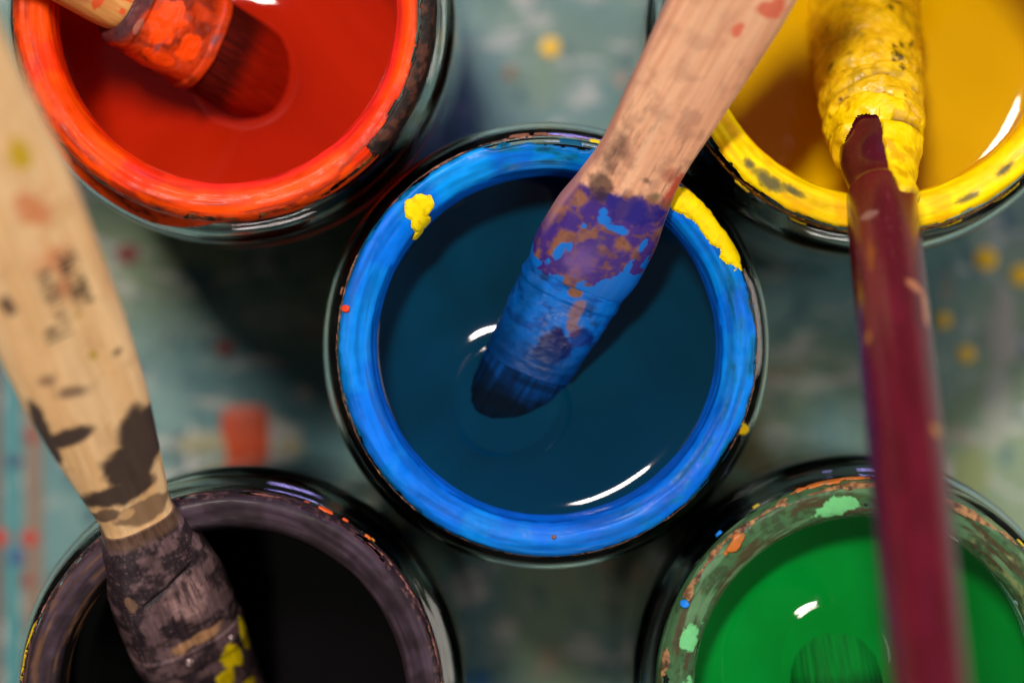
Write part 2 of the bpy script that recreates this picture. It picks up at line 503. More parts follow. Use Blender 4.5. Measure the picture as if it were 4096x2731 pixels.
# ---- blue jar
jb = make_jar(*BLUE, 'glass jar with bright blue paint round its rim, in the middle of the five')
def f_blue(th, s, r, X, Y, Z):
    n = fbm(X * 0.35, Y * 0.35, Z * 0.5, 3, 5); n2 = fbm(X * 1.1, Y * 1.1, Z * 1.6, 9, 4)
    n3 = fbm(X * 0.18, Y * 0.18, Z * 0.1, 23, 3)
    edge = 2.5 + 1.6 * (n - 0.5) - 1.2 * win(th, 60, 106, 5) + 0.7 * win(th, -130, -60, 20)
    mask = (edge - s) * 0.8
    c = np.broadcast_to(lin(0, 106, 212), X.shape + (3,)).copy()
    c = mixc(c, lin(0, 124, 214), sstep(0.45, 0.7, n3))
    c = mixc(c, lin(0, 84, 186), win(th, -100, -20, 25) * 0.6)
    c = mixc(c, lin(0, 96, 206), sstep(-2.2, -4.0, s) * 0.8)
    # thin brushed-out streaks where the glass shows through as teal
    thin = np.maximum(win(th, 62, 104, 4), 0.65 * win(th, -62, 30, 10)) * sstep(-3.0, -0.5, s)
    tk = strk(X, Y, s, 25, 0.30, 1.1)
    c = mixc(c, lin(0, 112, 158), thin * sstep(0.42, 0.60, tk))
    c = mixc(c, lin(4, 58, 96), thin * sstep(0.58, 0.72, tk) * 0.8)
    c = mixc(c, lin(0, 150, 240), win(th, 107, 126, 3) * sstep(-3.5, -2.0, s) * 0.9)
    c = mixc(c, lin(0, 74, 110), sstep(0.9, -0.1, mask) * 0.65)
    # scraped line along the inner edge of the lip
    sk = strk(X, Y, s, 301)
    c = c * (0.74 + 0.5 * sstep(0.3, 0.68, sk))[..., None]
    line = np.exp(-((s + 3.1 + 0.5 * (n - 0.5)) / 0.28) ** 2) * sstep(0.42, 0.55, n3 + 0.1)
    c = mixc(c, lin(0, 52, 128), line * 0.8)
    c = mixc(c, lin(0, 26, 60), (bl(th, s, 58, -5.5, 14, 3.0, X, Y, Z, 31, 0.25) > 0) * 0.75)
    return mask, 0.12 + 0.16 * (n - 0.4) + 0.30 * (sk - 0.5) + 0.16 * np.exp(-((edge - s - 0.5) / 0.5) ** 2), c
film('blue_paint_film', jb, -17.5, 4.6, f_blue, M_film, ns=100, nt=1280)
def f_blue_teal(th, s, r, X, Y, Z):
    n = fbm(X * 0.3, Y * 0.3, Z * 0.6, 41, 4)
    m = n - 0.50 + 0.10 * win(th, 120, 190, 15) + 0.14 * win(th, -140, -60, 12) - 0.10 * win(th, -10, 40, 10)
    m = np.minimum(m * 6, np.minimum((s - 1.2), (6.8 - s)) * 1.2)
    c = mixc(np.broadcast_to(lin(0, 84, 112), X.shape + (3,)), lin(0, 118, 176), sstep(0.45, 0.65, fbm(X, Y, Z, 45, 3)))
    return m, 0.05 + 0 * s, c
film('teal_paint_smear', jb, 1.2, 7.0, f_blue_teal, M_film, ns=36, base=0.05)
def crust_line(pos, wid, cov, cols, sd):
    def f(th, s, r, X, Y, Z):
        n = fbm(X * 0.22, Y * 0.22, X * 0, sd, 4); n2 = fbm(X * 1.3, Y * 1.3, Z * 1.3, sd + 4, 4)
        centre = pos + 1.3 * (n - 0.5)
        w = wid * (0.30 + 2.2 * np.maximum(0, fbm(X * 0.35, Y * 0.35, X * 0, sd + 9, 3) - 0.38))
        m = (w - np.abs(s - centre)) * 2.2 + 0.9 * w * (n2 - 0.5)
        m = np.minimum(m, 5 * (fbm(X * 0.10, Y * 0.10, X * 0, sd + 15, 2) - (1 - cov)))
        c = mixc(np.broadcast_to(lin(*cols[0]), X.shape + (3,)), lin(*cols[1]), sstep(0.4, 0.6, n2))
        c = mixc(c, lin(*cols[2]), sstep(0.58, 0.72, fbm(X * 0.7, Y * 0.7, Z, sd + 21, 3)))
        return m, 0.10 + 0.3 * np.maximum(0, n2 - 0.42), c
    return f
film('dried_crust', jb, 0.8, 6.0, crust_line(3.5, 0.55, 0.62, [(120, 84, 70), (176, 124, 96), (70, 48, 44)], 51), M_crust, ns=40, base=0.16)
def patch(specs, rgb, rgb2, sd, thick=0.35):
    def f(th, s, r, X, Y, Z):
        m = np.full(X.shape, -1.0)
        for (t0, c0, dt, ds, irr) in specs:
            m = np.maximum(m, bl(th, s, t0, c0, dt, ds, X, Y, Z, sd, irr, 0.7))
        n = fbm(X * 1.2, Y * 1.2, Z * 1.2, sd + 3, 4)
        c = mixc(np.broadcast_to(lin(*rgb), X.shape + (3,)), lin(*rgb2), sstep(0.52, 0.72, n))
        return m, thick * (0.75 + 0.4 * fbm(X * 0.5, Y * 0.5, Z * 0.5, sd + 5, 2)), c
    return f
def each(name, parent, s0, s1, spec, mat, ns=50, nt=0, th0=0, th1=0, base=0.3):
    specs, rgb, rgb2, sd = spec[:4]
    for i, q in enumerate(specs):
        w = q[2] * 1.9 + 0.5
        film(name, parent, max(s0, q[1] - q[3] * 2 - 0.3), min(s1, q[1] + q[3] * 2 + 0.3), patch([q], rgb, rgb2, sd + 7 * i, *spec[4:]), mat, ns=40, nt=60, th0=q[0] - w, th1=q[0] + w, base=base, largest=True)
film('yellow_paint_splash', jb, -4, 4.5, patch([(40, 1.3, 15, 1.7, 0.35), (49, 0.2, 7, 1.5, 0.3), (29, 2.0, 8, 1.4, 0.4)], (252, 224, 0), (236, 206, 10), 61), M_film, ns=60, nt=420, th0=15, th1=68, base=0.30, largest=True)
film('yellow_paint_splash', jb, -6.5, 3, patch([(132.8, -1.0, 4.6, 2.2, 0.35), (135.5, -3.0, 3.6, 2.0, 0.3), (139, -4.6, 2.6, 1.3, 0.25)], (244, 222, 10), (226, 190, 0), 62), M_film, ns=70, nt=200, th0=124, th1=148, base=0.34, largest=True)
each('yellow_paint_fleck', jb, 0, 4.5, ([(76.8, 2.6, 1.8, 0.45, 0.2), (74, 0.8, 1.1, 0.4, 0.2)], (236, 214, 30), (226, 190, 0), 63), M_film, ns=40, nt=80, th0=70, th1=82, base=0.34)
film('red_paint_dot', jb, 0.0, 3.5, patch([(169.6, 1.7, 1.15, 0.62, 0.05)], (222, 70, 40), (230, 84, 50), 64, 0.5), M_film, ns=40, nt=70, th0=166, th1=173, base=0.34, largest=True)
each('brown_fleck', jb, -4, 5, ([(98, 3.4, 3.2, 0.7, 0.5), (92, 3.5, 2.0, 0.5, 0.4), (-88, -0.3, 0.8, 0.35, 0.2), (165, 4.4, 1.2, 0.5, 0.3)], (138, 86, 60), (110, 66, 50), 65), M_crust, ns=60, nt=700, base=0.36)
film('yellow_paint_drip', jb, 8.5, 14.5, patch([(-23.0, 11.2, 1.8, 2.4, 0.1)], (250, 212, 0), (240, 200, 0), 66, 0.5), M_film, ns=40, nt=60, th0=-27, th1=-19, base=0.1, largest=True)

# ---- red jar
jr = make_jar(*RED, 'glass jar with orange-red paint round its rim, at the upper left')
def f_red(th, s, r, X, Y, Z):
    n = fbm(X * 0.3, Y * 0.3, Z * 0.5, 71, 5); n2 = fbm(X * 1.2, Y * 1.2, Z * 2.0, 77, 4); n3 = fbm(X * 0.15, Y * 0.15, Z * 0.15, 79, 3)
    edge = 2.4 + 1.6 * (n - 0.5) - 1.6 * win(th, -38, 8, 6) + 1.6 * win(th, -160, -70, 15)
    mask = (edge - s) * 0.9
    c = np.broadcast_to(lin(255, 74, 0), X.shape + (3,)).copy()
    c = mixc(c, lin(246, 54, 6), sstep(0.48, 0.62, n3))
    c = mixc(c, lin(236, 40, 36), win(th, -110, 30, 18) * sstep(-1.0, -2.6, s) * 0.85)  # pinkish sheen on the lower right inner lip, painted into the colour
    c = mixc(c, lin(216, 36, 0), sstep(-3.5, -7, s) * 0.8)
    streak = strk(X, Y, s, 81, 0.13, 1.5)
    c = c * (0.70 + 0.55 * sstep(0.3, 0.68, strk(X, Y, s, 84)))[..., None]
    c = mixc(c, lin(150, 44, 20), sstep(0.52, 0.70, streak) * sstep(-1.5, 1, s) * 0.85)
    c = mixc(c, lin(120, 60, 30), sstep(0.8, 0.0, mask) * 0.5)
    return mask, 0.14 + 0.2 * (n - 0.4) + 0.35 * (streak - 0.5) + 0.15 * np.exp(-((s + 1) / 0.6) ** 2), c
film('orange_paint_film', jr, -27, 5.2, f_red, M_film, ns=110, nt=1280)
def f_red_out(th, s, r, X, Y, Z):
    n = fbm(X * 0.32, Y * 0.32, Z * 0.7, 91, 4); n2 = 0.5 * fbm(X * 0.5, Y * 0.5, Z * 0.9, 93, 4) + 0.5 * strk(X, Y, s, 94, 0.2, 1.3)
    m = (n - 0.36 + 0.20 * win(th, -175, -80, 14) - 0.22 * win(th, -30, 20, 10)) * 6
    m = np.minimum(m, np.minimum(s - 1.5, 9.0 + 4.5 * win(th, -170, -95, 18) - s) * 1.2)
    c = mixc(np.broadcast_to(lin(226, 74, 10), X.shape + (3,)), lin(150, 46, 18), sstep(0.46, 0.60, n2))
    c = mixc(c, lin(40, 20, 16), sstep(0.57, 0.68, n2) * 0.9)
    return m, 0.10 + 0.2 * n2, c
film('orange_paint_smear', jr, 1.5, 14, f_red_out, M_film, ns=70, base=0.05)
film('dried_crust', jr, 0.2, 6.5, crust_line(2.9, 0.9, 0.60, [(110, 54, 30), (150, 84, 40), (44, 24, 20)], 95), M_crust, ns=44, base=0.16)
def f_red_dark(th, s, r, X, Y, Z):
    n = fbm(X * 0.5, Y * 0.5, Z, 101, 4)
    m = np.minimum(win(th, -42, 14, 6) * 1.4 - 0.4, np.minimum(s - 0.9, 8.5 - s)) + 0.9 * (n - 0.5)
    c = mixc(np.broadcast_to(lin(36, 26, 22), X.shape + (3,)), lin(84, 48, 34), sstep(0.5, 0.68, n))
    return m, 0.15 + 0.3 * n, c
film('dark_dried_crust', jr, 0.6, 9, f_red_dark, M_crust, ns=50, nt=260, th0=-55, th1=30, base=0.24)

# ---- yellow jar
jy = make_jar(*YELLOW, 'glass jar with yellow paint round its rim, at the upper right')
def f_yel(th, s, r, X, Y, Z):
    n = fbm(X * 0.35, Y * 0.35, Z * 0.6, 111, 5); n2 = fbm(X * 1.0, Y * 1.0, Z * 1.6, 113, 4); n3 = fbm(X * 0.2, Y * 0.2, Z * 0.4, 117, 3)
    edge = 2.6 + 2.0 * (n - 0.5)
    mask = (edge - s) * 0.9
    gaps = bl(th, s, -126, 0.3, 6, 1.1, X, Y, Z, 119, 0.5) 
    for g in ((-118, -0.4, 4, 0.8), (-64, 0.4, 4, 0.5), (-50, -0.2, 3, 0.5), (-133, 0.2, 2, 0.7)):
        gaps = np.maximum(gaps, bl(th, s, g[0], g[1], g[2], g[3], X, Y, Z, 121, 0.5))
    c = np.broadcast_to(lin(255, 214, 0), X.shape + (3,)).copy()
    c = mixc(c, lin(250, 190, 0), sstep(0.5, 0.7, n3))
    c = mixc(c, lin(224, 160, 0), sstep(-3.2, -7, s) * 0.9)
    c = mixc(c, lin(170, 140, 20), sstep(0.6, 0.0, mask) * 0.6)
    sk = strk(X, Y, s, 311)
    c = c * (0.78 + 0.4 * sstep(0.3, 0.68, sk))[..., None]
    c = mixc(c, lin(120, 116, 40), sstep(-0.25, 0.15, gaps) * 0.85)
    c = mixc(c, lin(90, 88, 60), sstep(0.2, 0.5, gaps) * 0.8)
    return mask, 0.14 + 0.2 * (n - 0.35) + 0.35 * (sk - 0.5), c
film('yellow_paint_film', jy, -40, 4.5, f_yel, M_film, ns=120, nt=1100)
film('rusty_dried_crust', jy, 0.6, 8.5, crust_line(4.2, 1.7, 0.78, [(122, 74, 24), (182, 120, 24), (60, 40, 34)], 125), M_crust, ns=50, base=0.12)
each('yellow_paint_fleck', jy, 2, 10, ([(-112, 6, 2.5, 0.8, 0.5), (-52, 5.8, 5, 0.7, 0.5), (-70, 6.0, 4, 0.6, 0.5), (-130, 5, 3, 0.7, 0.5)], (214, 180, 20), (160, 140, 20), 127), M_film, ns=50, nt=900, base=0.3)

# ---- black jar
jk = make_jar(*BLACK, 'glass jar coated in glossy black-purple paint, at the lower left')
def f_blk(th, s, r, X, Y, Z):
    n = fbm(X * 0.3, Y * 0.3, Z * 0.5, 131, 5); n2 = fbm(X * 1.0, Y * 1.0, Z * 1.6, 133, 4)
    edge = 2.8 + 1.2 * (n - 0.5)
    mask = (edge - s) * 0.9
    c = np.broadcast_to(lin(64, 52, 62), X.shape + (3,)).copy()
    c = mixc(c, lin(50, 40, 46), sstep(0.40, 0.65, n))
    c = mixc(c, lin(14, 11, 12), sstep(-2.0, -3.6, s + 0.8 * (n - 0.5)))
    c = mixc(c, lin(110, 78, 52), sstep(0.56, 0.7, fbm(th * 0.06, s * 1.6, X * 0, 137, 4)) * win(th, 120, 190, 10) * 0.6)
    sk = strk(X, Y, s, 321)
    c = c * (0.6 + 0.75 * sstep(0.3, 0.7, sk))[..., None]
    c = mixc(c, lin(104, 56, 54), sstep(0.6, 0.1, mask) * 0.45)
    return mask, 0.12 + 0.15 * (n - 0.4) + 0.3 * (sk - 0.5), c
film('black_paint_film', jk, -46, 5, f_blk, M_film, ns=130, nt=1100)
def f_blk_out(th, s, r, X, Y, Z):
    n = fbm(X * 0.3, Y * 0.3, Z * 0.6, 141, 4); n2 = fbm(X * 1.1, Y * 1.1, Z * 1.5, 143, 4)
    m = np.minimum((n - 0.40) * 6, np.minimum(s - 1.6, 10.5 - s) * 1.2)
    c = mixc(np.broadcast_to(lin(44, 34, 40), X.shape + (3,)), lin(82, 62, 62), sstep(0.5, 0.66, n2))
    return m, 0.06 + 0.15 * n2, c
film('dark_paint_smear', jk, 1.6, 11, f_blk_out, M_film, ns=50, base=0.05)
film('dried_crust', jk, 1.2, 6.5, crust_line(3.3, 0.45, 0.66, [(120, 76, 74), (160, 104, 84), (70, 44, 52)], 145), M_crust, ns=40, base=0.2)
film('yellow_paint_splash', jk, 1.5, 9.5, patch([(166, 5.2, 7.5, 1.2, 0.45), (172, 5.4, 4, 1.0, 0.4)], (226, 196, 10), (190, 160, 10), 147), M_film, ns=50, nt=240, th0=150, th1=185, base=0.34, largest=True)
each('orange_fleck', jk, 1, 9, ([(64, 4.4, 2.4, 0.8, 0.5), (58, 5.0, 1.0, 0.5, 0.3), (50.5, 4.5, 1.0, 0.45, 0.3), (49, 5.4, 0.7, 0.4, 0.2), (70, 8, 0.8, 0.5, 0.2)], (226, 96, 44), (214, 150, 40), 149), M_film, ns=50, nt=260, th0=42, th1=76, base=0.34)

# ---- green jar
jg = make_jar(*GREEN, 'glass jar of green paint with a mostly clear smeared rim, at the lower right')
def f_grn(th, s, r, X, Y, Z):
    n = fbm(X * 0.28, Y * 0.28, Z * 0.5, 151, 4); n2 = fbm(X * 1.0, Y * 1.0, Z * 1.4, 153, 4)
    m = (n - 0.28) * 5
    m = np.maximum(m, bl(th, s, 163, -1.2, 5, 1.4, X, Y, Z, 155, 0.75, 0.9))
    m = np.maximum(m, bl(th, s, 100, -1.0, 8, 1.5, X, Y, Z, 155, 0.75, 0.9))
    m = np.maximum(m, bl(th, s, 184, -2.0, 8, 1.6, X, Y, Z, 155, 0.75, 0.9))
    m = np.minimum(m, np.minimum(s + 5.0, 4.5 - s) * 1.2)
    c = mixc(np.broadcast_to(lin(70, 112, 72), X.shape + (3,)), lin(64, 88, 58), sstep(0.45, 0.65, n2))
    c = mixc(c, lin(80, 66, 46), sstep(0.5, 0.66, strk(X, Y, s, 331, 0.2, 1.2)) * 0.85)
    c = mixc(c, lin(104, 150, 106), sstep(0.52, 0.68, strk(X, Y, s, 333, 0.15, 1.0)) * 0.8)
    c = mixc(c, lin(142, 156, 100), sstep(0.52, 0.72, strk(X, Y, s, 335, 0.4, 0.9)) * win(th, 0, 80, 15) * 0.8)
    c = mixc(c, lin(120, 216, 140), np.clip(np.maximum(np.maximum(bl(th, s, 163, -1.2, 5, 1.4, X, Y, Z, 155, 0.75, 0.9), bl(th, s, 100, -1.0, 8, 1.5, X, Y, Z, 155, 0.75, 0.9)), bl(th, s, 184, -2.0, 8, 1.6, X, Y, Z, 155, 0.75, 0.9)) * 6, 0, 1))
    c = c * 0.8
    return m, 0.06 + 0.2 * n2, c
film('green_paint_smear', jg, -5.2, 5, f_grn, M_film, ns=64)
def f_grn_thin(th, s, r, X, Y, Z):
    n = fbm(th * 0.05, s * 0.9, X * 0, 161, 4)
    m = np.minimum((n - 0.53) * 6, np.minimum(s - 1.5, 9.5 - s))
    c = mixc(np.broadcast_to(lin(46, 128, 84), X.shape + (3,)), lin(62, 150, 96), sstep(0.5, 0.6, fbm(X, Y, Z, 163, 3)))
    return m, 0.04 + 0 * s, c
film('green_paint_streak', jg, 1.5, 9.5, f_grn_thin, M_film, ns=44, base=0.05)
film('dried_crust', jg, -1.5, 6, crust_line(2.0, 0.9, 0.60, [(112, 78, 50), (164, 124, 78), (74, 52, 42)], 165), M_crust, ns=46, base=0.2)
each('orange_fleck', jg, 0, 6, ([(103, 3.4, 7, 0.7, 0.9), (96, 3.8, 6, 0.5, 0.9), (133, 1.0, 5, 0.7, 1.0)], (186, 106, 44), (150, 106, 62), 167), M_film, ns=50, nt=500, th0=85, th1=145, base=0.34)
each('blue_paint_dot', jg, 0, 8, ([(154.5, 1.6, 1.2, 0.65, 0.06), (133.5, 6.0, 1.2, 0.7, 0.06)], (30, 130, 226), (40, 146, 240), 169, 0.5), M_film, ns=60, nt=260, th0=128, th1=160, base=0.36)
each('yellow_paint_dot', jg, 3, 9, ([(121, 5.4, 1.2, 0.7, 0.1), (43, 5, 1.6, 0.8, 0.3)], (190, 170, 40), (200, 190, 60), 171, 0.4), M_film, ns=40, nt=700, th0=30, th1=130, base=0.36)

# ------------------------------------------------------------------ liquid paints  (foot = brush footprint in jar coordinates)
paint_liquid(*BLUE, -14.0, (0, 42, 60), (0, 54, 80), 'dark blue paint filling the middle jar', foot=(-6.3, -8.4, math.radians(-29), 8.6, 9.5), wall=(2.3, 2.3), brush=(1.6, 4.0), seed=1)
paint_liquid(*RED, -27.0, (158, 24, 0), (186, 34, 4), 'deep red paint in the upper left jar', foot=(1.5, -7.0, math.radians(60), 8.6, 8.0), wall=(1.8, 2.2), brush=(1.6, 4.0), seed=2)
paint_liquid(*YELLOW, -31.0, (200, 158, 0), (216, 174, 6), 'ochre yellow paint in the upper right jar', foot=(3.0, 9.0, 0, 9.0, 12.0), wall=(3.0, 3.6), brush=(1.4, 3.0), seed=3)
paint_liquid(*BLACK, -45.0, (6, 5, 6), (10, 8, 10), 'black paint low in the lower left jar', foot=(-4.6, -15.0, math.radians(12), 9.0, 7.0), wall=(1.6, 2.0), seed=4)
paint_liquid(*GREEN, -13.0, (0, 116, 34), (0, 134, 46), 'bright green paint filling the lower right jar', foot=(-3.9, 3.2, math.radians(5), 8.8, 9.5), wall=(1.8, 2.0), brush=(1.5, 3.8), seed=5)

# ------------------------------------------------------------------ brushes
def brush_root(P0, a, label, roll=0.0):
    """local X = across the brush, -Y = face seen from above, Z = along the handle; origin where it meets the paint"""
    a = Vector(a).normalized()
    w = Vector((a.y, -a.x, 0)).normalized()
    y = a.cross(w)
    R = Matrix((w, y, a)).transposed() @ Matrix.Rotation(roll, 3, 'Z')
    e = bpy.data.objects.new('paintbrush', None); sc.collection.objects.link(e)
    e.empty_display_size = 0.02
    M4 = R.to_4x4(); M4.translation = Vector((P0[0], P0[1], P0[2] + RIM)) * MM
    e.matrix_world = M4
    tag(e, label, 'paintbrush', 'paintbrushes standing in the jars')
    return e

def loft(name, parent, secs, colfn, mat, nu=200, nv=140, disp=None, keepfn=None, cap=True, off=0.0):
    """secs: (t, half width, half thickness, superellipse exponent) along the axis, mm"""
    secs = np.array(sorted(secs), float)
    t = np.linspace(secs[0, 0], secs[-1, 0], nu)
    def cub(col):
        x, y = secs[:, 0], secs[:, col]
        m = np.gradient(y, x) if len(x) > 1 else np.zeros_like(y)
        d = np.diff(y) / np.diff(x)
        m = np.zeros_like(y); m[0] = d[0]; m[-1] = d[-1]
        for i in range(1, len(y) - 1):
            m[i] = 0 if d[i - 1] * d[i] <= 0 else 2 * d[i - 1] * d[i] / (d[i - 1] + d[i])
        i = np.clip(np.searchsorted(x, t) - 1, 0, len(x) - 2)
        h = x[i + 1] - x[i]; u = (t - x[i]) / h
        return ((1 + 2 * u) * (1 - u) ** 2 * y[i] + u * (1 - u) ** 2 * h * m[i] + u * u * (3 - 2 * u) * y[i + 1] + u * u * (u - 1) * h * m[i + 1])
    A, B, N = cub(1) + off, cub(2) + off, cub(3)
    ph = np.arange(nv) / nv * 2 * np.pi
    Cc, Ss = np.cos(ph)[None, :], np.sin(ph)[None, :]
    e = 2.0 / N[:, None]
    X = A[:, None] * np.sign(Cc) * np.abs(Cc) ** e
    Y = B[:, None] * np.sign(Ss) * np.abs(Ss) ** e
    T = np.repeat(t[:, None], nv, 1)
    PH = np.repeat(ph[None, :], nu, 0)
    if disp is not None:
        d = disp(T, X, Y, PH)
        rr = np.hypot(X, Y) + 1e-6
        X = X * (1 + d / rr); Y = Y * (1 + d / rr)
    front = -Y / B[:, None]
    col = np.clip(colfn(T, X, Y, front), 0, 1).reshape(-1, 3)
    V = np.stack([X, Y, T], -1).reshape(-1, 3)
    if keepfn is not None:
        F = grid_faces(nu, nv, keepfn(T, X, Y, front) > 0)
        V, F, col = compact(V, F, col); F = F.tolist()
    else:
        F = grid_faces(nu, nv).tolist()
        if cap:
            V = np.vstack([V, [[X[0].mean(), Y[0].mean(), t[0]], [X[-1].mean(), Y[-1].mean(), t[-1]]]])
            col = np.vstack([col, col[:1], col[-1:]])
            a, b = len(V) - 2, len(V) - 1; last = (nu - 1) * nv
            for j in range(nv):
                F.append([a, (j + 1) % nv, j]); F.append([b, last + j, last + (j + 1) % nv])
    return link(name, make_mesh(name, V * MM, F, col), mat, parent)

def bb(T, X, t0, x0, rt, rx, seed=0, irr=0.5, f=0.5, soft=0.25, rot=0.0):
    """soft-edged irregular blot on a brush, 0..1"""
    dt, dx = T - t0, X - x0
    c, s = math.cos(rot), math.sin(rot)
    u, v = (dt * c + dx * s) / rt, (-dt * s + dx * c) / rx
    e = 1 - np.sqrt(u * u + v * v) + irr * 2 * (fbm(T * f, X * f, T * 0 + seed, seed, 4) - 0.5)
    return sstep(0, soft, e)

def wood_col(T, X, Y, c1, c2, seed):
    g = fbm(X * 1.3, Y * 1.3, T * 0.05, seed, 4); g2 = fbm(X * 5, Y * 5, T * 0.22, seed + 3, 3)
    c = mixc(np.broadcast_to(lin(*c1), T.shape + (3,)), lin(*c2), sstep(0.35, 0.68, g))
    return c * (0.90 + 0.2 * g2[..., None])

# ---- blue brush
b1 = brush_root((-0.76, -9.9, -16), (21.2, 38.4, 20), 'wooden flat brush with a blue-coated ferrule, standing in the middle jar', roll=math.radians(16))
def c_b1_handle(T, X, Y, fr):
    c = wood_col(T, X, Y, (236, 184, 144), (220, 160, 122), 201)
    n = fbm(T * 0.35, X * 0.35, Y * 0.3, 205, 4); nf = fbm(T * 1.3, X * 1.3, Y, 207, 3)
    c = mixc(c, lin(150, 106, 84), sstep(0.46, 0.72, n) * 0.5 * sstep(95, 50, T))
    speck = fbm(T * 0.45, X * 2.4, Y, 209, 4)
    c = mixc(c, lin(96, 66, 56), sstep(0.55, 0.75, speck) * 0.55 * sstep(70, 46, T))
    for q in ((80.5, 5.2, 2.4, 2.2), (75.5, 2.4, 1.4, 1.0)):
        c = mixc(c, lin(214, 88, 60), bb(T, X, *q, 211, 0.9, soft=0.6) * 0.8)
    c = mixc(c, lin(70, 46, 44), bb(T, X, 48.5, -4.8, 7.5, 2.4, 213, 0.9, soft=1.2) * 0.8)
    c = mixc(c, lin(60, 44, 40), bb(T, X, 47.2, 1.2, 1.0, 1.4, 214, 0.8, 0.9, soft=0.8) * 0.75)
    c = mixc(c, lin(186, 58, 40), bb(T, X, 46.5, 6.6, 5.2, 1.8, 215, 0.6, soft=0.5) * 0.9)
    c = mixc(c, lin(150, 60, 46), bb(T, X, 49.5, 4.3, 2.2, 1.6, 216, 0.6, soft=0.8) * 0.6)
    c = mixc(c, lin(96, 96, 60), bb(T, X, 45.0, 3.9, 1.5, 1.6, 217, 0.4, soft=0.7) * 0.8)
    # brown scuffed base of the handle, purple stain above the paint
    base = sstep(45.0, 42.5, T + 2.5 * (nf - 0.5) - 0.25 * X)
    c = mixc(c, lin(124, 76, 58), base * 0.9)
    st = base * sstep(0.33, 0.55, fbm(T * 0.45, X * 0.45, Y * 0.3, 219, 5))
    c = mixc(c, lin(44, 24, 128), st * 0.9)
    c = mixc(c, lin(110, 70, 52), base * sstep(0.58, 0.70, fbm(T * 1.1, X * 1.1, Y * 0.4, 220, 4)) * 0.7)
    c = mixc(c, lin(22, 18, 120), bb(T, X, 41.5, 2.2, 2.8, 5.5, 221, 0.7) * 0.85)
    c = mixc(c, lin(112, 80, 150), bb(T, X, 30.5, -2.2, 4.0, 4.0, 223, 0.5, soft=0.8) * 0.75)
    c = mixc(c, lin(52, 34, 34), bb(T, X, 43.0, -4.6, 3.0, 2.6, 225, 0.6, soft=0.6) * 0.8)
    # side faces stay bare pinkish wood
    side = sstep(0.62, 0.35, fr) * sstep(30, 36, T)
    c = mixc(c, lin(196, 140, 118), side * 0.7)
    # fresh blue flecks
    m = np.zeros(T.shape)
    for q in ((38.6, -1.8, 0.8, 1.3), (37.9, 0.0, 0.6, 1.1), (38.1, 1.7, 0.7, 1.2), (39.6, -2.6, 0.7, 0.7), (30.4, -5.9, 1.7, 0.8), (32.0, -5.0, 0.8, 0.6), (37.0, 6.0, 1.3, 0.6), (36.2, -4.4, 0.5, 0.4)):
        m = np.maximum(m, bb(T, X, *q, 227, 0.45, 0.9, 0.12))
    edge = 26.0 + np.minimum(1.5 * np.maximum(X - 0.8, 0), 7.5) + 0.25 * np.maximum(-X - 3.0, 0) + 3.6 * (fbm(T * 0.5, X * 0.6, Y * 0.2, 229, 4) - 0.5) * 2
    m = np.maximum(m, sstep(0.15, -0.15, T - edge))
    c = mixc(c, lin(0, 110, 206), m)
    return c
loft('handle', b1, [(24.6, 7.6, 3.6, 2.6), (26, 8.6, 4.8, 2.8), (30, 9.2, 5.0, 3), (36, 9.0, 4.8, 3), (42, 8.0, 4.0, 3), (49, 7.2, 3.4, 3), (60, 7.9, 3.4, 3), (80, 9.0, 3.6, 3), (92, 9.0, 3.5, 3), (100, 7.6, 3.2, 2.8), (104, 5.0, 2.6, 2.4), (105.5, 1.0, 0.8, 2)], c_b1_handle, M_wood, nu=460, nv=260)
def c_b1_fer(T, X, Y, fr):
    n = fbm(T * 0.35, X * 0.35, Y * 0.3, 241, 5)
    n2 = fbm(T * 1.0, X * 0.35, Y * 0.3, 243, 4)
    c = mixc(np.broadcast_to(lin(0, 108, 204), T.shape + (3,)), lin(0, 78, 164), sstep(0.50, 0.74, n2))
    c = mixc(c, lin(6, 50, 100), sstep(0.62, 0.74, n) * 0.7)
    c = mixc(c, lin(126, 100, 116), bb(T, X, 21.5, 1.6, 3.0, 1.2, 245, 0.45, soft=0.2))
    c = mixc(c, lin(130, 92, 84), bb(T, X, 18.6, 3.0, 1.3, 1.0, 246, 0.5, soft=0.2) * 0.8)
    c = mixc(c, lin(126, 84, 62), bb(T, X, 25.2, -0.2, 1.4, 1.3, 247, 0.4, soft=0.2))
    c = mixc(c, lin(6, 2, 84), bb(T, X, 14.2, 0.8, 4.2, 3.8, 249, 0.5, soft=0.3))
    c = mixc(c, lin(0, 54, 110), sstep(19, 10, T) * 0.85)
    c = mixc(c, lin(10, 4, 96), bb(T, X, 17.5, 4.6, 2.4, 2.4, 250, 0.5, soft=0.5) * 0.7)
    c = mixc(c, lin(0, 28, 50), sstep(-4.5, -6.5, X) * 0.5)  # shade on the left side of the ferrule, painted into the colour
    return c
loft('ferrule', b1, [(8.0, 7.55, 4.5, 2.5), (9.5, 7.65, 4.6, 2.6), (10.4, 7.8, 4.7, 2.6), (11.4, 7.75, 4.6, 2.6), (17, 8.1, 4.7, 2.7), (22.5, 8.5, 4.8, 2.8), (23.3, 8.75, 5.0, 2.8), (24.3, 8.6, 4.9, 2.8), (26.2, 8.5, 4.6, 2.8)], c_b1_fer, M_wetmetal, nu=150, nv=220,
     disp=lambda T, X, Y, P: 0.45 * (fbm(T * 0.5, X * 0.5, Y * 0.5, 251, 4) - 0.5))
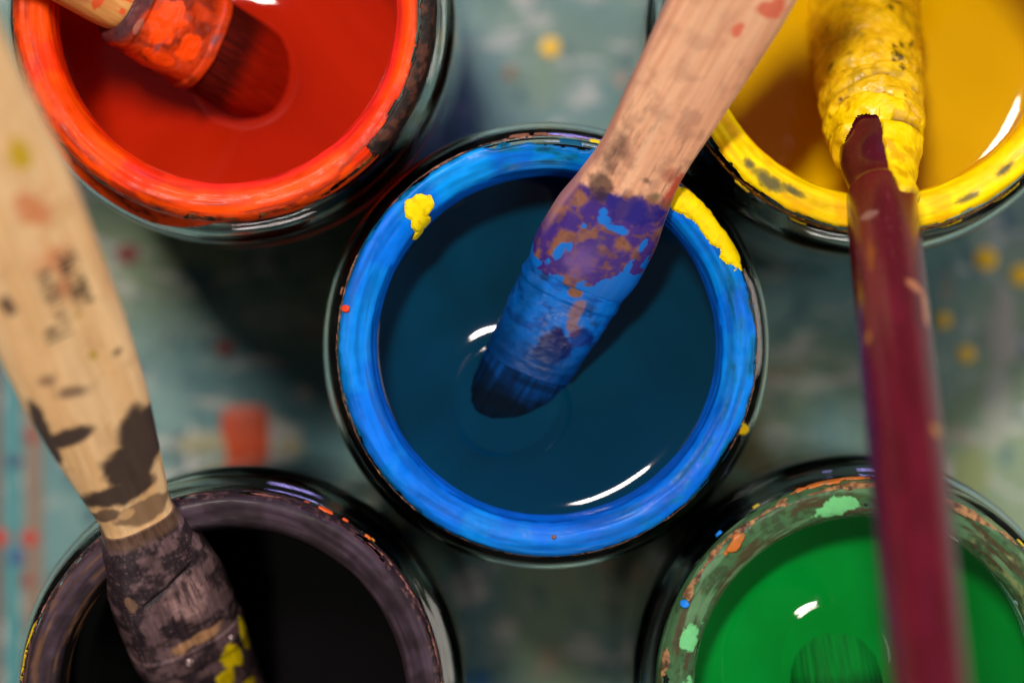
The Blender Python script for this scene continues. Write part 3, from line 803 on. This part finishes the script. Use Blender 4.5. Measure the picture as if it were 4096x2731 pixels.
def c_bris(lo, hi, sd, wet=None, tw=3.5):
    def f(T, X, Y, fr):
        n = fbm(X * 2.4, Y * 2.4, T * 0.10, sd, 4)
        c = mixc(np.broadcast_to(lin(*lo), T.shape + (3,)), lin(*hi), sstep(0.4, 0.68, n))
        if wet: c = mixc(c, lin(*wet), sstep(tw, tw - 4.5, T - 2.5 * fr + 4 * (n - 0.5)))
        return c
    return f
def d_bris(sd, amp=0.5):
    def f(T, X, Y, P):
        return amp * (fbm(np.cos(P) * 9, np.sin(P) * 9, T * 0.08, sd, 3) - 0.5)
    return f
def c_b1_bris(T, X, Y, fr):
    n = fbm(X * 1.6, Y * 1.6, T * 0.10, 261, 3)
    c = mixc(np.broadcast_to(lin(0, 40, 84), T.shape + (3,)), lin(0, 62, 124), sstep(0.4, 0.68, n))
    band = fbm(T * 0.9, X * 0.12, Y * 0.2, 262, 3)
    c = mixc(c, lin(0, 22, 46), sstep(0.48, 0.62, band) * 0.7)
    return mixc(c, lin(0, 14, 24), sstep(7, 1.5, T + 2 * (n - 0.5)) * 0.92)
loft('bristles', b1, [(-16, 3.6, 2.2, 2.2), (-10, 6.4, 4.0, 2.2), (-2, 7.3, 4.5, 2.4), (4, 7.45, 4.5, 2.5), (8.6, 7.5, 4.45, 2.5)], c_b1_bris, M_bristle, nu=90, nv=240, disp=d_bris(263, 0.3))

# ---- black brush
b2 = brush_root((-56.6, -43.1, -12.5), (-11.9, 56, 59), 'pale wooden flat brush smeared with black, leaning out of the black jar', roll=math.radians(18))
def glyphs(T, X, t0, t1, x0, hx, seed, n):
    """illegible stamped characters in a row running along the handle"""
    u = (T - t1) / (t0 - t1) * n
    v = (X - x0) / hx
    cell = np.floor(u); fu = u - cell
    inside = (u > 0) & (u < n) & (np.abs(v) < 1)
    a = _hash(cell, np.floor((v + 1) * 1.5), cell * 0, seed); 
    bar = (fu > 0.12) & (fu < 0.40)
    bar2 = (fu > 0.62) & (fu < 0.88) & (a > 0.35)
    mid = (np.abs(v - (a - 0.5) * 1.2) < 0.28) & (fu > 0.12) & (fu < 0.88)
    return (inside & (bar | bar2 | mid)).astype(float)
def c_b2_handle(T, X, Y, fr):
    c = wood_col(T, X, Y, (246, 208, 154), (236, 190, 132), 301)
    n = fbm(T * 0.3, X * 0.3, Y * 0.2, 303, 4)
    c = mixc(c, lin(214, 166, 112), sstep(0.55, 0.7, n) * 0.4)
    c = mixc(c, lin(206, 170, 20), bb(T, X, 101, 4.0, 3.2, 1.9, 305, 0.3, soft=0.4) * 0.95)
    c = mixc(c, lin(212, 112, 60), bb(T, X, 92, 2.6, 4.2, 3.6, 307, 0.7, soft=0.6) * 0.7)
    c = mixc(c, lin(214, 120, 72), bb(T, X, 82, 2.6, 4.5, 4.5, 309, 0.7, soft=0.9) * 0.65)
    c = mixc(c, lin(190, 100, 60), bb(T, X, 76, 3.0, 4.5, 2.0, 310, 0.6, soft=0.9) * 0.6)
    c = mixc(c, lin(70, 44, 40), bb(T, X, 77, -5.6, 3.0, 1.3, 311, 0.4, soft=0.5) * 0.9)
    ink = np.maximum(glyphs(T, X, 82.5, 71.0, 4.6, 1.5, 5, 6), np.maximum(glyphs(T, X, 81.0, 70.5, 0.8, 1.2, 7, 6) * 0.85, glyphs(T, X, 70.4, 67.4, -0.6, 2.2, 9, 2) * 0.85))
    worn = sstep(0.22, 0.40, fbm(T * 0.8, X * 0.8, Y, 313, 3))
    c = mixc(c, lin(30, 22, 24), ink * worn * 0.95 * (fr > 0.2))
    c = mixc(c, lin(186, 150, 30), bb(T, X, 61.8, 2.9, 1.2, 0.9, 315, 0.3, soft=0.6) * 0.8)
    c = mixc(c, lin(168, 138, 40), bb(T, X, 70.3, 3.0, 1.2, 1.3, 316, 0.4, soft=0.8) * 0.6)
    c = mixc(c, lin(84, 56, 46), bb(T, X, 60.0, 6.4, 0.9, 1.2, 317, 0.3, soft=0.6) * 0.85)
    c = mixc(c, lin(110, 76, 62), bb(T, X, 61.0, -4.8, 2.0, 2.2, 318, 0.6, soft=0.9) * 0.7)
    c = mixc(c, lin(92, 66, 60), bb(T, X, 56.6, -1.4, 1.6, 4.4, 319, 0.6, soft=0.8, rot=0.35) * 0.75)
    ink2 = lin(46, 36, 40)
    m = bb(T, X, 48.0, -5.2, 2.3, 5.2, 321, 0.25, 0.4, 0.4)
    m = np.maximum(m, bb(T, X, 42.0, 5.6, 7.5, 4.6, 323, 0.3, 0.35, 0.3, rot=-0.15))
    m = np.maximum(m, bb(T, X, 36.8, 2.0, 6.0, 5.2, 325, 0.35, 0.35, 0.3))
    m = np.maximum(m, bb(T, X, 32.0, -0.5, 3.2, 8.0, 327, 0.4, 0.4, 0.4))
    m = np.maximum(m, bb(T, X, 50, -8.0, 10, 1.2, 329, 0.4, 0.4, 0.4))
    m = m * (1 - bb(T, X, 31.5, 6.2, 2.4, 1.2, 333, 0.4))
    c = mixc(c, ink2, m * 0.95)
    c = mixc(c, lin(132, 104, 78), bb(T, X, 26.0, 1.2, 3.2, 5.0, 335, 0.35, soft=0.3) * 0.9)
    c = mixc(c, lin(220, 176, 122), bb(T, X, 27.0, -1.6, 1.2, 1.6, 337, 0.4, soft=0.3) * 0.8)
    c = mixc(c, lin(70, 54, 52), bb(T, X, 28.5, -4.6, 2.2, 2.2, 339, 0.5, soft=0.3) * 0.85)
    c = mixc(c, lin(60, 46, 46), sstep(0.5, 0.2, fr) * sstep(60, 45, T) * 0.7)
    return c
loft('handle', b2, [(21, 6.0, 3.3, 2.8), (23.5, 5.9, 3.1, 2.8), (29, 6.5, 3.1, 3), (38.6, 7.7, 3.3, 3), (50, 8.9, 3.5, 3), (70, 9.7, 3.7, 3), (90, 9.8, 3.7, 3), (110, 8.6, 3.5, 3), (135, 7.0, 3.2, 2.8), (150, 6.0, 3.0, 2.6), (157, 4.0, 2.4, 2.4), (159, 0.9, 0.8, 2)], c_b2_handle, M_wood, nu=460, nv=240)
def c_b2_fer(T, X, Y, fr):
    scr = fbm(X * 4.5, Y * 4.5, T * 0.16, 341, 4); scr2 = fbm(X * 0.5, Y * 0.5, T * 3.0, 343, 3)
    n = fbm(T * 0.35, X * 0.4, Y * 0.3, 345, 4)
    c = mixc(np.broadcast_to(lin(116, 92, 94), T.shape + (3,)), lin(54, 42, 47), sstep(0.42, 0.58, n))
    c = mixc(c, lin(196, 156, 152), bb(T, X, 4.5, 2.0, 7.0, 4.0, 347, 0.5, soft=0.7) * sstep(0.35, 0.62, scr) * 0.95)
    c = mixc(c, lin(140, 110, 112), sstep(0.52, 0.70, scr) * sstep(0.42, 0.6, scr2) * 0.6)
    crease = np.abs(T - (9.3 + 0.42 * X) - 0.5 * np.sin(X * 0.7))
    c = mixc(c, lin(24, 18, 22), sstep(0.75, 0.2, crease) * sstep(6, 4.5, np.abs(X - 0.2)) * 0.9)
    c = mixc(c, lin(206, 154, 108), bb(T, X, -5.4, 1.0, 1.7, 6.5, 349, 0.45, soft=0.4, rot=-0.1) * 0.85)
    c = mixc(c, lin(120, 92, 72), sstep(19.0, 20.5, T + 1.2 * (n - 0.5)) * 0.8)
    c = mixc(c, lin(150, 116, 88), bb(T, X, 8.5, -6.6, 2.2, 0.8, 351, 0.5) * 0.7)
    y = np.maximum(bb(T, X, -14.2, 5.2, 3.6, 1.9, 353, 0.5, 0.6, 0.15), bb(T, X, -19.0, 3.2, 2.4, 2.0, 355, 0.5, 0.6, 0.15))
    y = np.maximum(y, bb(T, X, -12.0, 8.8, 5.0, 0.9, 357, 0.3, 0.6, 0.2))
    y = np.maximum(y, bb(T, X, -24.0, 6.0, 2.0, 1.6, 359, 0.4, 0.6, 0.2))
    c = mixc(c, lin(250, 220, 0), y)
    c = mixc(c, lin(20, 15, 17), sstep(-22, -34, T) * 0.8)
    return c
loft('ferrule', b2, [(-34, 9.4, 5.0, 2.6), (-20, 9.6, 5.2, 2.7), (-12.4, 9.7, 5.3, 2.7), (-12.0, 10.1, 5.7, 2.7), (-7.6, 10.1, 5.7, 2.7), (-7.2, 9.8, 5.4, 2.7), (0, 9.9, 5.5, 2.8), (8, 9.2, 5.1, 2.8), (16, 7.5, 4.3, 2.8), (21, 6.25, 3.5, 2.8), (22.4, 6.15, 3.4, 2.8)], c_b2_fer, M_metal, nu=420, nv=220,
     disp=lambda T, X, Y, P: 0.5 * (fbm(T * 0.25, X * 0.3, Y * 0.3, 361, 3) - 0.5) - 0.30 * np.exp(-((T - (9.3 + 0.42 * X)) / 0.5) ** 2) * (np.abs(X) < 5) * (Y < 0))
fer2 = bpy.data.objects[sc.collection.objects[-1].name]
def nail(parent, t, x, y, r=0.75):
    V, F = [], []
    n, k = 20, 6
    V.append((x, y - r * 0.75, t))
    for i in range(1, k + 1):
        a = i / k * math.pi / 2
        for j in range(n):
            p = j / n * 2 * math.pi
            V.append((x + r * math.sin(a) * math.cos(p), y - r * 0.75 * math.cos(a), t + r * math.sin(a) * math.sin(p)))
    F = [(0, 1 + (j + 1) % n, 1 + j) for j in range(n)]
    for i in range(k - 1):
        for j in range(n):
            a = 1 + i * n; b = a + n
            F.append((a + j, a + (j + 1) % n, b + (j + 1) % n, b + j))
    return link('nail', make_mesh('nail', np.array(V) * MM, F), plain_mat('nail_steel', lin(150, 130, 130), 0.3, metallic=0.8), parent)
nail(fer2, -9.9, -1.6, -5.55, 1.05)
nail(fer2, -9.6, 6.4, -5.0, 0.8)
loft('bristles', b2, [(-72, 5.5, 3.0, 2.2), (-60, 8.0, 4.6, 2.3), (-33, 8.4, 4.4, 2.6)], c_bris((8, 7, 8), (26, 22, 24), 365), M_bristle, nu=60, nv=200, disp=d_bris(367))

# ---- red brush
b3 = brush_root((-46.7, 47.4, -24), (-16.5, 9.5, 16), 'wooden flat brush coated in orange paint, standing in the red jar', roll=math.radians(10))
def c_b3_handle(T, X, Y, fr):
    c = wood_col(T, X, Y, (214, 156, 84), (196, 132, 66), 401)
    for q in ((28.2, -1.4, 2.6, 0.6), (31, -3.8, 1.2, 2.4), (26.5, -3.6, 0.6, 0.6), (27.6, -0.6, 0.5, 1.0)):
        c = mixc(c, lin(222, 70, 24), bb(T, X, *q, 403, 0.5) * 0.85)
    c = mixc(c, lin(170, 90, 60), bb(T, X, 34, -5, 4, 2, 405, 0.6, soft=0.8) * 0.6)
    return c
loft('handle', b3, [(23.0, 5.8, 3.4, 2.4), (25.5, 6.5, 4.0, 2.6), (29, 6.9, 3.6, 2.8), (36, 7.2, 3.5, 3), (55, 8.4, 3.5, 3), (80, 9.0, 3.5, 3), (110, 7.0, 3.2, 2.8), (125, 4.5, 2.6, 2.4), (128, 1.0, 0.8, 2)], c_b3_handle, M_wood, nu=300, nv=200)
def c_b3_fer(T, X, Y, fr):
    n = fbm(T * 0.32, X * 0.32, Y * 0.3, 411, 5); n2 = fbm(T * 0.5, X * 0.2, Y * 0.3, 413, 4)
    c = mixc(np.broadcast_to(lin(206, 62, 10), T.shape + (3,)), lin(142, 42, 12), sstep(0.45, 0.6, n))
    c = mixc(c, lin(255, 78, 0), np.maximum(bb(T, X, 19.5, -1.5, 3.0, 4.2, 415, 0.6, soft=0.2), bb(T, X, 13.6, -3.0, 2.2, 2.4, 417, 0.6, soft=0.2)))
    c = mixc(c, lin(255, 78, 0), bb(T, X, 17.0, -7.0, 3.5, 1.2, 418, 0.5, soft=0.2) * 0.8)
    c = mixc(c, lin(120, 74, 76), sstep(0.56, 0.68, n2) * 0.8)
    c = mixc(c, lin(70, 44, 48), sstep(22.6, 23.6, T + 1.0 * (n - 0.5) + 0.15 * X) * 0.9)
    c = mixc(c, lin(170, 112, 92), bb(T, X, 23.4, -4.6, 0.8, 1.6, 419, 0.5) * 0.8)
    c = mixc(c, lin(240, 84, 14), sstep(8.9, 8.3, T) * sstep(7.2, 7.6, T) * 0.9)
    return c
loft('ferrule', b3, [(8.0, 8.2, 5.0, 2.5), (8.6, 8.8, 5.5, 2.5), (9.6, 8.8, 5.5, 2.5), (10.2, 8.4, 5.2, 2.5), (16, 8.6, 5.4, 2.6), (22.5, 8.4, 5.2, 2.6), (23.2, 8.7, 5.5, 2.6), (24.4, 8.4, 5.2, 2.6), (25.6, 7.6, 4.6, 2.6)], c_b3_fer, M_wetmetal, nu=150, nv=220,
     disp=lambda T, X, Y, P: 0.7 * (fbm(T * 0.35, X * 0.35, Y * 0.35, 421, 4) - 0.5))
loft('bristles', b3, [(-16, 3.8, 2.2, 2.2), (-8, 7.0, 4.6, 2.2), (0, 8.3, 5.2, 2.4), (9, 8.3, 5.0, 2.5)], c_bris((66, 8, 2), (100, 18, 4), 425, (150, 22, 0), 1.5), M_bristle, nu=90, nv=240, disp=d_bris(427))

# ---- yellow brush
b4 = brush_root((58.0, 18.1, 12), (-5.3, -61.2, 68), 'round brush with a glossy burgundy handle, leaning out of the yellow jar')
def c_b4_handle(T, X, Y, fr):
    n = fbm(T * 0.12, X * 0.5, Y * 0.5, 501, 4)
    c = mixc(np.broadcast_to(lin(96, 10, 30), T.shape + (3,)), lin(84, 9, 24), sstep(0.4, 0.62, n))
    c = mixc(c, lin(176, 112, 74), np.maximum(bb(T, X, 20, -2.6, 1.2, 2.0, 503, 0.5, 0.8, 0.3), bb(T, X, 24, -4.0, 4.0, 0.7, 505, 0.6, 0.8, 0.3)) * 0.85)
    c = mixc(c, lin(150, 90, 20), bb(T, X, 13, 3.6, 6.0, 0.8, 507, 0.5, 0.4, 0.9) * 0.5)
    c = mixc(c, lin(186, 130, 30), bb(T, X, 30, 4.7, 2.0, 0.5, 509, 0.6, 0.5, 0.6) * 0.6)
    c = mixc(c, lin(186, 130, 30), bb(T, X, 49.6, -3.6, 1.4, 1.0, 511, 0.4, 0.6, 0.5) * 0.75)
    sc1 = fbm(T * 0.25, X * 3.4, Y * 3.4, 513, 3)
    c = mixc(c, lin(150, 80, 80), sstep(0.72, 0.84, sc1) * sstep(26, 8, T) * 0.35)
    c = mixc(c, lin(150, 110, 100), bb(T, X, 3.6, 3.0, 1.2, 1.4, 515, 0.7, 1.2, 0.4) * 0.7)
    c = mixc(c, lin(46, 8, 20), sstep(-6, -9, T) * 0.4)
    return c
loft('handle', b4, [(-26, 6.4, 6.4, 2), (-16, 5.9, 5.9, 2), (-9.5, 5.0, 5.0, 2), (-8.2, 5.1, 5.1, 2), (-6.5, 5.5, 5.5, 2), (0, 5.6, 5.6, 2), (30, 5.5, 5.5, 2), (92, 4.9, 4.9, 2), (120, 4.0, 4.0, 2), (136, 2.8, 2.8, 2), (138, 1.0, 1.0, 2)], c_b4_handle, M_varnish, nu=520, nv=150)
def d_crust(T, X, Y, P):
    d = 1.7 * (fbm(T * 0.35, X * 0.35, Y * 0.35, 521, 5) - 0.45) * sstep(-14, -24, T)
    for q in (-20.5, -24.5, -29.0, -34.0):
        d = d - 0.8 * np.exp(-((T - q - 1.2 * np.sin(P * 2 + q)) / 0.7) ** 2)
    d = d + 0.35 * (fbm(T * 0.6, X * 0.6, Y * 0.6, 523, 2) - 0.5)
    k = k_b4(T, X, Y, -Y / np.maximum(np.hypot(X, Y), 1e-3))
    e = sstep(0.0, 1.6, k)
    return (d + 0.25) * e - 0.62 * (1 - e)
def c_b4_crust(T, X, Y, fr):
    n = fbm(T * 0.45, X * 0.45, Y * 0.45, 525, 4); sp = fbm(T * 0.42, X * 0.42, Y * 0.42, 527, 4)
    c = mixc(np.broadcast_to(lin(252, 218, 0), T.shape + (3,)), lin(226, 180, 4), sstep(0.45, 0.62, n))
    old = sstep(-23, -28, T + 4 * (n - 0.5))
    c = mixc(c, lin(218, 174, 14), old * 0.7)
    c = mixc(c, lin(150, 124, 16), sstep(0.52, 0.74, sp) * (0.08 + 0.5 * old))
    c = mixc(c, lin(46, 34, 12), sstep(0.70, 0.80, fbm(T * 0.4, X * 0.4, Y * 0.4, 529, 4)) * 0.9 * sstep(-18, -24, T))
    for q in (-20.5, -24.5, -29.0):
        P = np.arctan2(Y, X)
        c = mixc(c, lin(90, 60, 8), np.exp(-((T - q - 1.2 * np.sin(P * 2 + q)) / 0.45) ** 2) * 0.75 * sstep(0.40, 0.55, n))
    return c
def k_b4(T, X, Y, fr):
    """fresh paint runs down the handle on the image-right side; the handle shows through on the left"""
    n = fbm(T * 0.35, X * 0.4, Y * 0.4, 531, 2) - 0.5
    lim = -20.0 + 3.0 * n + 2.5 * sstep(3.5, 6.0, X)
    run = 11.0 * sstep(0.9, -0.5, X + 1.2 * n) + 7.0 * sstep(0.0, -1.6, X + 2.0 * n) - 3.0 * sstep(-3.4, -5.4, X)
    return lim + run * (fr > -0.35) - T
loft('dried_paint', b4, [(-66, 9.8, 9.6, 2), (-40, 8.6, 8.4, 2), (-30, 8.1, 8.0, 2), (-22, 7.5, 7.4, 2), (-18, 6.6, 6.6, 2), (-14, 6.05, 6.05, 2), (-9.5, 5.30, 5.30, 2), (-8.2, 5.40, 5.40, 2), (-6.5, 5.8, 5.8, 2), (2, 5.9, 5.9, 2)], c_b4_crust, M_thick, nu=360, nv=300, disp=d_crust, keepfn=k_b4)
def c_b4_fer(T, X, Y, fr):
    n = fbm(T * 0.3, X * 0.3, Y * 0.3, 541, 4)
    return mixc(np.broadcast_to(lin(150, 120, 40), T.shape + (3,)), lin(90, 76, 50), sstep(0.4, 0.6, n))
loft('ferrule', b4, [(-64, 8.4, 8.2, 2), (-40, 7.6, 7.4, 2), (-24, 6.6, 6.6, 2), (-21, 6.5, 6.5, 2)], c_b4_fer, M_metal, nu=60, nv=100)
loft('bristles', b4, [(-92, 3.0, 3.0, 2), (-84, 7.0, 7.0, 2), (-63, 8.6, 8.4, 2)], c_bris((150, 110, 10), (200, 150, 10), 545), M_bristle, nu=60, nv=200, disp=d_bris(547))

# ---- green brush (its handle leans out of the picture at the bottom)
b5 = brush_root((53.6, -53.4, -14), (0.08, -0.88, 0.46), 'green-soaked flat brush in the green jar, leaning out of the bottom of the picture')
loft('bristles', b5, [(-14, 3.4, 2.0, 2.2), (-8, 6.6, 4.0, 2.2), (0, 7.6, 4.6, 2.4), (14, 7.6, 4.5, 2.6)], c_bris((0, 40, 14), (0, 60, 20), 601, (0, 112, 34), 5.0), M_bristle, nu=90, nv=240, disp=d_bris(603, 0.6))
def c_b5_fer(T, X, Y, fr):
    n = fbm(T * 0.3, X * 0.3, Y * 0.3, 605, 4)
    return mixc(np.broadcast_to(lin(20, 120, 50), T.shape + (3,)), lin(110, 110, 100), sstep(0.5, 0.62, n))
loft('ferrule', b5, [(13, 7.8, 4.7, 2.6), (20, 8.2, 4.8, 2.7), (32, 8.2, 4.8, 2.8)], c_b5_fer, M_wetmetal, nu=60, nv=120)
loft('handle', b5, [(31, 7.8, 4.3, 2.8), (36, 8.2, 4.2, 3), (46, 6.8, 3.5, 3), (70, 8.6, 3.5, 3), (110, 7.2, 3.3, 3), (138, 5.0, 2.8, 2.5), (141, 1.0, 0.8, 2)], lambda T, X, Y, fr: wood_col(T, X, Y, (214, 160, 110), (190, 134, 90), 607), M_wood, nu=160, nv=100)
